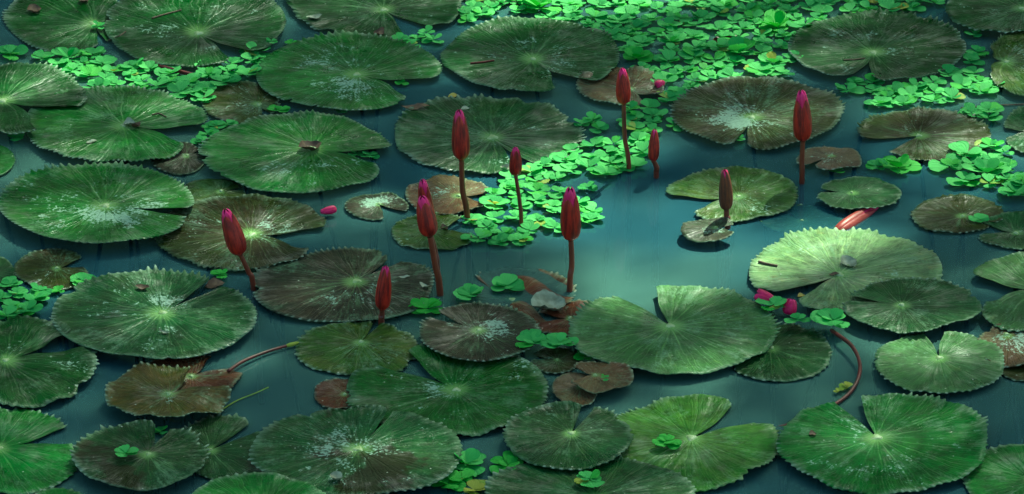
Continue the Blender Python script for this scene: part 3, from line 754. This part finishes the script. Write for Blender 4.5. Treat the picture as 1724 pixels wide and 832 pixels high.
lying_bud('pink bud lying in the water behind the sunlit pale pad', (1408, 392), (1478, 346), 26, -0.004, 0.001, M_PINK, M_PETAL, 3)
lying_bud('spent pink flower lying by the end of the streaky brown pad', (566, 352), (539, 357), 14, 0.012, 0.012, M_PETAL, M_PETAL, 4)
lying_bud('fallen magenta flower resting upright on lettuce, nearer the sunlit pad notch', (1328, 530), (1332, 503), 24, 0.006, 0.03, M_PETAL, M_PETAL, 5, show=0.95, flare=0.2)
lying_bud('fallen magenta flower with spread petals beside the large pale green pad', (1302, 506), (1274, 496), 22, 0.02, 0.022, M_PETAL, M_PETAL, 6, show=0.95, flare=0.75)
lying_bud('tiny pink spent bud on the right end of the ragged brown pad', (1104, 145), (1119, 138), 14, 0.012, 0.016, M_PETAL, M_PETAL, 7)

# ------------------------------------------------------------------ water lettuce
def leaf_mesh(seed, nx=6, ny=7):
    r = random.Random(seed)
    V = []; A = []; F = []
    wide = r.uniform(0.48, 0.60); notch = r.uniform(0.0, 0.07); cup = r.uniform(0.05, 0.22); wav = r.uniform(0.02, 0.06)
    for i in range(ny + 1):
        t = math.sin(i / ny * math.pi / 2) ** 0.9
        hw = wide * (0.20 + 0.80 * math.sin(min(1.0, t * 1.45) * math.pi / 2) ** 1.2)
        if t > 0.55: hw *= max(0.0, 1 - ((t - 0.55) / 0.46) ** 2.6) ** 0.5
        for j in range(nx + 1):
            s = -1 + 2 * j / nx
            x = hw * s
            y = t - notch * math.exp(-(s / 0.45) ** 2) * t ** 6
            z = cup * s * s * hw * 0.6 + 0.10 * t * t - 0.10 * t ** 4 + wav * math.sin(5 * s + seed) * t + r.uniform(-0.006, 0.006)
            V.append((x, y, z)); A.append((s, t, 0))
    st = nx + 1
    for i in range(ny):
        for j in range(nx):
            F.append((i * st + j, i * st + j + 1, (i + 1) * st + j + 1, (i + 1) * st + j))
    me = bpy.data.meshes.new('lettuce_leaf')
    me.from_pydata(V, [], F); me.shade_smooth()
    a = me.attributes.new('leaf_uv', 'FLOAT_VECTOR', 'POINT'); a.data.foreach_set('vector', np.array(A, dtype=np.float32).ravel())
    return me
LEAVES = {}
for key, m in (('mint', M_LET), ('fresh', M_LETG), ('old', M_LETY)):
    LEAVES[key] = []
    for k in range(6):
        me = leaf_mesh(k * 11 + len(key)); me.materials.append(m); LEAVES[key].append(me)

MARKS = [('the tall bud stem at its edge', 1058, 190), ('the ribbed upright rosette', 908, 14), ('the brown toothed pad', 1230, 135), ('the dark pad with the reddish stick', 985, 60),
         ('the dark glossy pad', 1340, 75), ('the large tall rosette', 1306, 48), ('the broad leaf in its middle', 1244, 92), ('the top edge', 1090, 4), ('the top edge far right', 1480, 8),
         ('the yellow leaf', 1147, 43), ('the ragged brown pad', 1105, 125), ('the dark red leaf', 1215, 66), ('the top edge near the middle', 1010, 14), ('the top edge right of centre', 1210, 6)]
MARKC = [('the small red bud', 876, 370), ('the broad central bud', 985, 340), ('the slim bud stem', 1056, 262), ('the tall middle bud', 795, 390), ('the pointed dark bud', 1092, 215), ('the rim of the upturned rim pad', 950, 285), ('the small red bud head', 880, 315), ('the open water in front', 850, 412)]
MARKB = [('the pad with twigs', 250, 118), ('the sunlit pad', 280, 150), ('the dark cropped pad', 150, 130), ('the silvery edged pad', 420, 100), ('the standing leaf', 130, 100), ('the small brownish pad', 360, 140)]
MARKD = [('the notch of the glossy pad', 1450, 146), ('the notched brownish pad', 1510, 168), ('the bitten pad', 1660, 120), ('the corner pad', 1625, 45), ('the orange scrap', 1605, 158), ('the right rim of the glossy pad', 1565, 148), ('the dark stem at right', 1640, 195)]
MARKE = [('its large rosette', 1655, 292), ('the notched brownish pad', 1595, 284), ('the cropped right edge pad', 1690, 255), ('the right edge', 1708, 326), ('its back', 1650, 255)]
def say_where(label, px, py, size, mid):
    marks = {'m': MARKS, 'c': MARKC, 'b': MARKB, 'd': MARKD, 'e': MARKE, 'f': [('the left edge, upper', 2, 488), ('the left edge, lower', 2, 530), ('the chalk spotted pad', 45, 528), ('its folded stem', 40, 495), ('its middle', 22, 510)]}[mid]
    n = min(marks, key=lambda m: (m[1] - px) ** 2 + ((m[2] - py) * 2.2) ** 2)[0]
    return label % ('larger' if size > 0.033 else 'small' if size > 0.028 else 'tiny', n)
def rosette(px, py, size, label, group=None, key='mint', n=None, z=0.003, upright=0.0, r=rng):
    p = at(px, py, z)
    root = empty('water_lettuce', p, r.uniform(0, 6.28))
    tag(root, label, 'water lettuce', group)
    n = n or r.choice((5, 6, 6, 7, 8))
    for k in range(n):
        kk = key
        if key == 'mint':
            q = r.random(); kk = 'fresh' if q < 0.10 else ('old' if q < 0.108 else 'mint')
        o = bpy.data.objects.new('leaf', r.choice(LEAVES[kk])); link(o, root)
        f = k / max(1, n - 1)
        tilt = R(r.uniform(-3, 16) + 20 * f ** 2.2 + upright * f * 36)
        L = size * (1.0 - 0.30 * f) * r.uniform(0.65, 1.2)
        yaw = k * 2.399 + r.uniform(-0.35, 0.35)
        o.rotation_euler = (tilt, r.uniform(-0.15, 0.15), yaw)
        o.scale = (L, L, L)
        o.location = (-math.sin(yaw) * size * 0.06, math.cos(yaw) * size * 0.06, 0.001 + 0.0035 * f)
    return root

def in_poly(x, y, P):
    c = False; j = len(P) - 1
    for i in range(len(P)):
        if (P[i][1] > y) != (P[j][1] > y) and x < (P[j][0] - P[i][0]) * (y - P[i][1]) / (P[j][1] - P[i][1]) + P[i][0]: c = not c
        j = i
    return c
def on_pad(x, y, grow=1.0):
    for s in PADS:
        if s[8] < 0: continue
        if ((x - s[1]) / (s[3] / 2 * grow)) ** 2 + ((y - s[2]) / (s[4] / 2 * grow)) ** 2 < 1: return True
    return False
placed = []
def fill(P, sizes, label, group, mid=None, gap=0.62, grow=1.0, tries=4000, seed=1, upright=0.0, force=None):
    r = random.Random(seed)
    x0 = min(p[0] for p in P); x1 = max(p[0] for p in P); y0 = min(p[1] for p in P); y1 = max(p[1] for p in P)
    n = 0
    for _ in range(tries):
        x = r.uniform(x0, x1); y = r.uniform(y0, y1)
        if not in_poly(x, y, P) or on_pad(x, y, grow): continue
        s = r.uniform(*sizes); q = at(x, y)
        if any((q - b).length < gap * (s + c) for b, c in placed): continue
        placed.append((q, s)); n += 1
        rosette(x, y, s, say_where(label, x, y, s, mid) if mid else label, group, r=r, upright=upright)
    return n
def single(x, y, s, label, key='mint', n=None, z=None, upright=0.0, group=None):
    placed.append((at(x, y), s))
    q = rest(x, y).z
    zz = z if z is not None else q + (0.005 if q > 0.003 else 0.002)
    s *= 0.98; n = n + 2 if n else None
    return rosette(x, y, s, label, group, key, n, zz, upright)

# single plants first, so the mats grow round them
single(908, 14, 0.050, 'large pale rosette with ribbed upright leaves at the top edge above the dark pad', 'fresh', 8, upright=0.7)
single(1072, 100, 0.036, 'bright green rosette at the left corner of the lettuce mat beside the dark pad', 'fresh', 7, upright=0.5)
single(1306, 48, 0.046, 'large tall rosette in the mat left of the dark glossy pad', 'fresh', 8, upright=0.8)
single(1244, 92, 0.040, 'large rosette with one broad upright leaf in the middle of the mat', 'mint', 7, upright=0.8)
single(1302, 108, 0.032, 'medium rosette just behind the brown toothed pad', 'mint', 7, upright=0.6)
single(1130, 72, 0.032, 'broad leaved rosette near the left side of the mat', 'mint', 7, upright=0.5)
single(116, 98, 0.034, 'rosette with one large standing leaf at the left end of the left strip', 'mint', 5, upright=0.9)
single(18, 92, 0.030, 'rosette at the left edge between two dark pads', 'mint', 6)
single(26, 234, 0.018, 'tiny rosette between the left edge and the sunlit pad', 'mint', 5)
single(166, 46, 0.018, 'sprig lying on the hub of the cropped top left pad', 'mint', 4)
single(371, 464, 0.018, 'small bright rosette under the leaning bud', 'fresh', 6)
single(140, 476, 0.026, 'rosette right of the half folded brown pad', 'mint', 6)
single(66, 492, 0.022, 'rosette just below the half folded brown pad', 'mint', 5)
single(98, 492, 0.014, 'tiny yellowish rosette below the half folded brown pad', 'fresh', 4)
single(720, 522, 0.034, 'single bright green sprig with broad leaves beside the purplish pad', 'fresh', 5, upright=0.3)
single(792, 498, 0.030, 'left rosette of the pair floating over the sunken brown pad', 'mint', 6, z=0.004)
single(852, 484, 0.032, 'right rosette of the pair floating over the sunken brown pad', 'mint', 7, z=0.004)
single(898, 578, 0.028, 'rosette at the right edge of the purplish pad', 'mint', 6, z=0.02)
single(942, 580, 0.032, 'rosette between the purplish pad and the large pale green pad', 'mint', 7, z=0.016)
single(984, 602, 0.020, 'small yellow green rosette lying across the buff pad', 'fresh', 5)
single(1018, 638, 0.010, 'tiny leaf sprig on the buff pad', 'mint', 3)
single(1302, 516, 0.030, 'rosette under the two fallen magenta flowers', 'mint', 5, z=0.018)
single(1345, 540, 0.022, 'rosette in front of the upright magenta flower', 'mint', 5, z=0.018)
single(1402, 542, 0.034, 'rosette at the upper end of the curved floating stem', 'mint', 7, z=0.018)
single(212, 766, 0.022, 'sprig on the black stained pad', 'mint', 5)
single(272, 728, 0.014, 'tiny sprig in the notch of the black stained pad', 'mint', 3)
single(786, 784, 0.034, 'upright rosette right of the powdery pad near the bottom', 'mint', 6, upright=0.5)
single(856, 786, 0.030, 'yellowish rosette left of the bottom cropped dark pad', 'fresh', 6)
single(752, 818, 0.028, 'rosette at the bottom edge by the powdery pad', 'fresh', 6)
single(778, 808, 0.024, 'rosette second from the bottom edge by the powdery pad', 'fresh', 5)
single(800, 828, 0.024, 'half yellow rosette cropped by the bottom edge', 'old', 5)
single(992, 810, 0.030, 'lone rosette resting on the bottom cropped dark pad', 'mint', 6)
single(1424, 652, 0.012, 'tiny yellow green plant beside the curved floating stem', 'old', 5)
single(1412, 660, 0.010, 'tiny pale plant left of the curved floating stem', 'old', 4)
single(600, 262, 0.014, 'small sprig in the slit of the pad with the dead leaf', 'mint', 4)
single(624, 264, 0.018, 'sprig at the right end of the slit of the pad with the dead leaf', 'mint', 5)
single(1650, 372, 0.020, 'sprig on the shaded oval pad at right', 'mint', 5)
single(1242, 236, 0.016, 'sprig in the notch of the brown toothed pad', 'mint', 4)
single(1122, 746, 0.024, 'dark green shoots on the yellowish pad', 'fresh', 6)
single(676, 142, 0.014, 'sprig floating under the silvery edged pad near its pointed lobe', 'fresh', 4)
single(575, 189, 0.015, 'left sprig between two large green pads', 'mint', 4)
single(470, 188, 0.020, 'rosette under the bottom left of the silvery edged pad', 'fresh', 5)
single(1408, 290, 0.016, 'dark green sprig beside the crinkled pale brown pad', 'fresh', 4)
single(1512, 284, 0.036, 'bright rosette right of the crinkled pale brown pad', 'fresh', 7, upright=0.4)
single(1476, 282, 0.026, 'rosette between the crinkled pad and the bright rosette', 'mint', 6)
single(1660, 292, 0.044, 'large rosette in the right hand cluster', 'mint', 8, upright=0.6)
single(1708, 326, 0.036, 'rosette at the right edge below the right hand cluster', 'mint', 7)
single(490, 75, 0.016, 'sprig left of the silvery edged pad near its top', 'fresh', 4)
single(458, 72, 0.014, 'tiny sprig by the large pad with twigs', 'mint', 4)

GA = 'rosettes of the dense mat at the top right'
fill([(795, -6), (830, 22), (870, 22), (960, 42), (1046, 72), (1046, 110), (1105, 122), (1128, 150), (1105, 168), (1135, 180), (1205, 150), (1265, 128), (1320, 128), (1338, 100), (1330, 70), (1390, 30), (1500, 18), (1590, 12), (1620, -6)],
     (0.020, 0.034), '%s mint rosette in the top right mat by %s', GA, 'm', gap=0.655, grow=0.98, tries=9000, seed=11)
fill([(60, 100), (110, 88), (175, 95), (275, 118), (330, 122), (372, 92), (435, 80), (440, 120), (380, 148), (345, 168), (300, 158), (148, 152), (140, 128)],
     (0.024, 0.034), '%s mint rosette in the left strip of lettuce nearest %s', 'rosettes of the left strip', 'b', gap=0.62, grow=0.98, tries=5000, seed=12)
fill([(292, 232), (345, 212), (392, 210), (372, 236), (320, 242)], (0.016, 0.022), 'small rosette in the gap between the sunlit pad and the dead leaf pad', 'rosettes in the left gap', gap=0.5, grow=0.99, tries=500, seed=13)
GC = 'rosettes of the middle strand'
LC = '%s mint rosette in the loose middle strand nearest %s'
for P, sd in (([(786, 372), (840, 362), (905, 372), (905, 392), (850, 420), (800, 410)], 1), ([(830, 305), (900, 290), (1000, 320), (1000, 372), (930, 388), (880, 388), (830, 360)], 2),
              ([(900, 282), (960, 250), (1020, 240), (1090, 232), (1095, 260), (1048, 300), (990, 292), (930, 305)], 3), ([(978, 206), (1020, 200), (1020, 222), (985, 222)], 4),
              ([(1048, 185), (1090, 176), (1108, 200), (1100, 222), (1055, 218)], 5), ([(1118, 214), (1140, 210), (1140, 222)], 6)):
    fill(P, (0.021, 0.032), LC, GC, 'c', gap=0.74 if sd < 3 else 0.62, grow=0.96, tries=2500, seed=20 + sd)
GD = 'rosettes below the dark glossy pad at right'
LD = '%s mint rosette below the dark glossy pad nearest %s'
for P, sd in (([(1415, 145), (1470, 136), (1478, 156), (1425, 158)], 1), ([(1470, 165), (1520, 152), (1570, 165), (1580, 172), (1480, 180)], 2), ([(1535, 145), (1575, 138), (1580, 158), (1540, 160)], 3),
              ([(1578, 165), (1600, 120), (1640, 116), (1680, 150), (1630, 170)], 4), ([(1620, 110), (1645, 82), (1660, 95), (1650, 112)], 5), ([(1612, 40), (1640, 38), (1640, 60)], 6), ([(1618, 192), (1665, 186), (1668, 200), (1625, 202)], 7)):
    fill(P, (0.024, 0.032), LD, GD, 'd', gap=0.64, grow=0.97, tries=1200, seed=40 + sd)
GE = 'rosettes of the right hand cluster'
for P, sd in (([(1580, 282), (1660, 238), (1700, 245), (1712, 285), (1690, 310), (1620, 310)], 1), ([(1690, 322), (1724, 310), (1724, 340)], 2)):
    fill(P, (0.026, 0.036), '%s mint rosette in the right hand cluster by %s', GE, 'e', gap=0.57, grow=0.97, tries=2000, seed=60 + sd)
fill([(0, 482), (20, 476), (60, 505), (40, 540), (0, 545)], (0.020, 0.028), '%s rosette in the patch below the folded pad by %s', 'rosettes at the left edge', 'f', gap=0.62, grow=0.97, tries=800, seed=71)
fill([(668, 62), (735, 52), (742, 75), (680, 82)], (0.018, 0.024), 'small rosette in the dark gap above the silvery edged pad', 'rosettes in the upper gap', gap=0.75, grow=0.98, tries=500, seed=72)
fill([(755, 20), (825, -5), (830, 18), (780, 40)], (0.018, 0.026), 'small rosette in the gap at the top edge left of the mat', 'rosettes at the top gap', gap=0.6, grow=0.98, tries=400, seed=73)

# ------------------------------------------------------------------ floating stems and litter
def stem_thing(name, label, pix, z, rad, mat, cat='stem', tip=None, tipmat=None):
    pts = [rest(x, y, rad * .8) for x, y in pix] if name == 'twig' else [at(x, y, zz) for (x, y), zz in zip(pix, z)]
    o = pts[0].copy(); pts = spline([p - o for p in pts], 30)
    n = len(pts)
    V, F = tube(pts, [rad * (1 - 0.25 * i / n) for i in range(n)], 8)
    root = empty(name, o); tag(root, label, cat)
    mesh_obj('stalk', V, F, mat, root)
    if tipmat:
        d = (pts[-1] - pts[-3]).normalized()
        V, F = tube([pts[-1] - d * 0.002, pts[-1] + d * 0.006, pts[-1] + d * 0.016, pts[-1] + d * 0.022], [rad * 0.8, rad * 1.25, rad * 1.0, rad * 0.2], 8)
        mesh_obj('tip', V, F, tipmat, root)
    return root
stem_thing('floating_stem', 'curved dark red stem arching over the water in front of the pale pads', [(1400, 556), (1436, 585), (1448, 622), (1432, 660), (1390, 690), (1345, 710), (1300, 722)], [.014, .018, .012, .006, .004, .002, -.004], 0.0034, M_RSTEM)
stem_thing('floating_stem', 'straight red stem with a green tip above the reddish pad', [(384, 625), (410, 608), (450, 592), (484, 582)], [.008, .008, .006, .006], 0.0030, M_RSTEM, tipmat=M_LETY)
stem_thing('floating_stem', 'thin yellowish stem lying on the water right of the olive brown pad', [(376, 688), (400, 674), (430, 662), (452, 652)], [.002, .003, .003, .002], 0.0011, M_LETY)
stem_thing('floating_stem', 'thin yellow green stem across the water by the powdery pad', [(732, 800), (770, 806), (810, 809), (848, 810)], [.006, .004, .004, .006], 0.0013, M_LETY)
stem_thing('floating_stem', 'purplish stem in the dark gap above the left lettuce strip', [(268, 112), (300, 120), (330, 127)], [.006, .006, .004], 0.005, M_RSTEM)
stem_thing('floating_stem', 'thin dark stem on the water at the right edge', [(1618, 182), (1670, 178), (1740, 175)], [.002, .003, .002], 0.0018, M_TWIG)
stem_thing('floating_stem', 'short green stalk remnant rising from the olive brown pad', [(276, 678), (300, 670), (318, 655)], [.013, .02, .016], 0.003, M_LETY)
for lab, pix, zz, rad in (
  ('forked twig lying on the large pad at the top edge', [(256, 32), (275, 26), (305, 18)], .016, .0018),
  ('short twig on the lower left of the large pad at the top edge', [(182, 64), (200, 62), (212, 54)], .016, .0016),
  ('small dark twig on the sunlit pad', [(256, 194), (268, 192), (280, 198)], .020, .0014),
  ('reddish stick on the dark pad beside the mat', [(792, 108), (812, 106), (832, 103)], .018, .0022),
  ('brown stick on the left lobe of the sunlit pale pad', [(1277, 442), (1292, 446), (1309, 449)], .020, .0024),
  ('thin dark stick on the dark glossy pad near its hub', [(1420, 102), (1440, 101), (1456, 99)], .018, .0016)):
    stem_thing('twig', lab, pix, [zz, zz + .001, zz], rad, M_RSTEM if 'red' in lab else M_TWIG, 'twig')

def litter(name, label, px, py, wpx, hpx, z, mat, rot=0.0, curl=0.5, cat='dead leaf', seed=0, tip=0.8):
    """a small curled leaf: pointed oval with a midrib fold"""
    p = rest(px, py, 0.0015) if z < 0.1 else at(px, py, z); mm = (at(px + 1, py) - at(px, py)).length
    L = wpx * mm; Wd = hpx * mm / 0.43
    r = random.Random(seed + int(px)); nx, ny = 6, 10; V = []; F = []
    for i in range(ny + 1):
        t = i / ny; hw = 0.5 * Wd * math.sin(math.pi * min(max(t, 0.02), 0.985)) ** tip
        for j in range(nx + 1):
            s = -1 + 2 * j / nx
            V.append(((t - 0.5) * L, hw * s * (1 + r.uniform(-.08, .08)), 0.9 * curl * hw * s * s + curl * L * 0.22 * (2 * t - 1) ** 2 + 0.05 * L * math.sin(7 * t + px) + r.uniform(-.03, .03) * Wd))
    st = nx + 1
    for i in range(ny):
        for j in range(nx): F.append((i * st + j, (i + 1) * st + j, (i + 1) * st + j + 1, i * st + j + 1))
    o = mesh_obj(name, V, F, mat); o.location = p; o.rotation_euler = (r.uniform(-.15, .15), r.uniform(-.1, .1), rot)
    tag(o, label, cat)
    return o
litter('dead_leaf', 'brown dead leaf on the pad cropped by the top left edge', 58, 20, 24, 14, .013, M_DEAD, .4)
litter('dead_leaf', 'brown curled leaf at the top edge between the top left pads', 140, 4, 18, 9, .02, M_DEAD, -.5)
litter('dead_leaf', 'pale curled leaf on the dark pad at the top edge', 529, 32, 30, 9, .012, M_PALE, .5, .4)
litter('dead_leaf', 'small brown leaf near the hub of the top middle pad', 638, 58, 18, 12, .012, M_DEAD, -.4)
litter('dead_leaf', 'dead leaf fallen on the hub of the pad below the silvery edged pad', 522, 252, 42, 16, .018, M_DEAD, .55, .6)
litter('dead_leaf', 'crumpled grey debris at the centre of the sunlit pad', 218, 211, 20, 9, .018, M_PALE, .2, .8)
litter('dead_leaf', 'small brown debris beside the centre of the sunlit pad', 229, 215, 16, 9, .018, M_DEAD, -.6, .8)
litter('yellow_leaf', 'small yellow leaf at the back rim of the upturned rim pad', 763, 164, 18, 8, .012, M_YEL, .4, .3, 'leaf')
litter('dead_leaf', 'orange brown leaf under the back rim of the upturned rim pad', 700, 182, 48, 10, .003, M_DEAD, .25, .2)
litter('pale_fragment', 'white scrap at the tip of the tall middle bud', 783, 183, 14, 5, .19, M_PALE, .2, .3, 'scrap')
litter('upturned_leaf', 'small pale upturned leaf by the foot of the central bud', 923, 519, 58, 27, .012, M_PALE, .15, .55, 'leaf', tip=.5)
litter('dead_leaf', 'brown crumpled leaf in the slit of the chalk spotted pad', 240, 487, 24, 7, .018, M_DEAD, -.2, .6)
litter('dead_leaf', 'dark brown folded leaf under the small rosette by the leaning bud', 362, 482, 34, 12, .012, M_DEAD, .4, .4)
litter('white_petal', 'whitish curled scrap on the front of the powdery pad', 566, 808, 24, 10, .022, M_PALE, -.5, .9, 'scrap')
litter('pale_fragment', 'pale upstanding flake on the hub of the sunlit pale pad', 1428, 446, 32, 16, .026, M_PALE, .5, .5, 'scrap', tip=1.2)
litter('dead_leaf', 'brown stain coloured scrap on the hub of the sunlit pale pad', 1404, 464, 18, 5, .02, M_DEAD, .1, .5)
litter('yellow_leaf', 'tiny yellow scrap in the notch of the sunlit pale pad', 1350, 490, 14, 7, .01, M_YEL, .3, .5, 'leaf')
litter('yellow_leaf', 'small yellow leaf in the middle of the lettuce mat', 1147, 43, 11, 7, .03, M_YEL, .3, .5, 'leaf')
litter('dead_leaf', 'dark red leaf showing through the lettuce mat', 1222, 68, 44, 16, .006, M_RSTEM, .2, .3)
litter('dead_leaf', 'buff scrap on the small olive pad by the twin buds', 748, 384, 12, 8, .02, M_DEAD, .4, .7)
litter('dead_leaf', 'pale scrap on the front edge of the upturned rim pad', 850, 287, 16, 9, .016, M_PALE, -.7, .9)
litter('dead_leaf', 'orange brown scrap among the lettuce below the dark glossy pad', 1608, 155, 26, 6, .012, M_DEAD, .05, .3)
litter('dead_leaf', 'tiny brown scrap on the large lower right pad', 1368, 733, 13, 7, .02, M_DEAD, .2, .5)
litter('dead_leaf', 'orange brown leaf at the bottom edge by the powdery pad', 716, 829, 40, 8, .006, M_DEAD, .1, .3)
litter('pale_fragment', 'white flake on the front of the chalk spotted pad', 277, 562, 7, 9, .018, M_PALE, 1.2, .4, 'scrap')
litter('pale_fragment', 'white sliver on the front of the sunlit pad', 154, 240, 20, 4, .018, M_PALE, .5, .3, 'scrap')
litter('pale_fragment', 'white sliver on the right of the large dark brown pad', 681, 468, 20, 4, .03, M_PALE, -.1, .3, 'scrap')
litter('pale_fragment', 'white flake at the right rim of the large dark brown pad', 715, 484, 12, 10, .03, M_PALE, .8, .5, 'scrap')
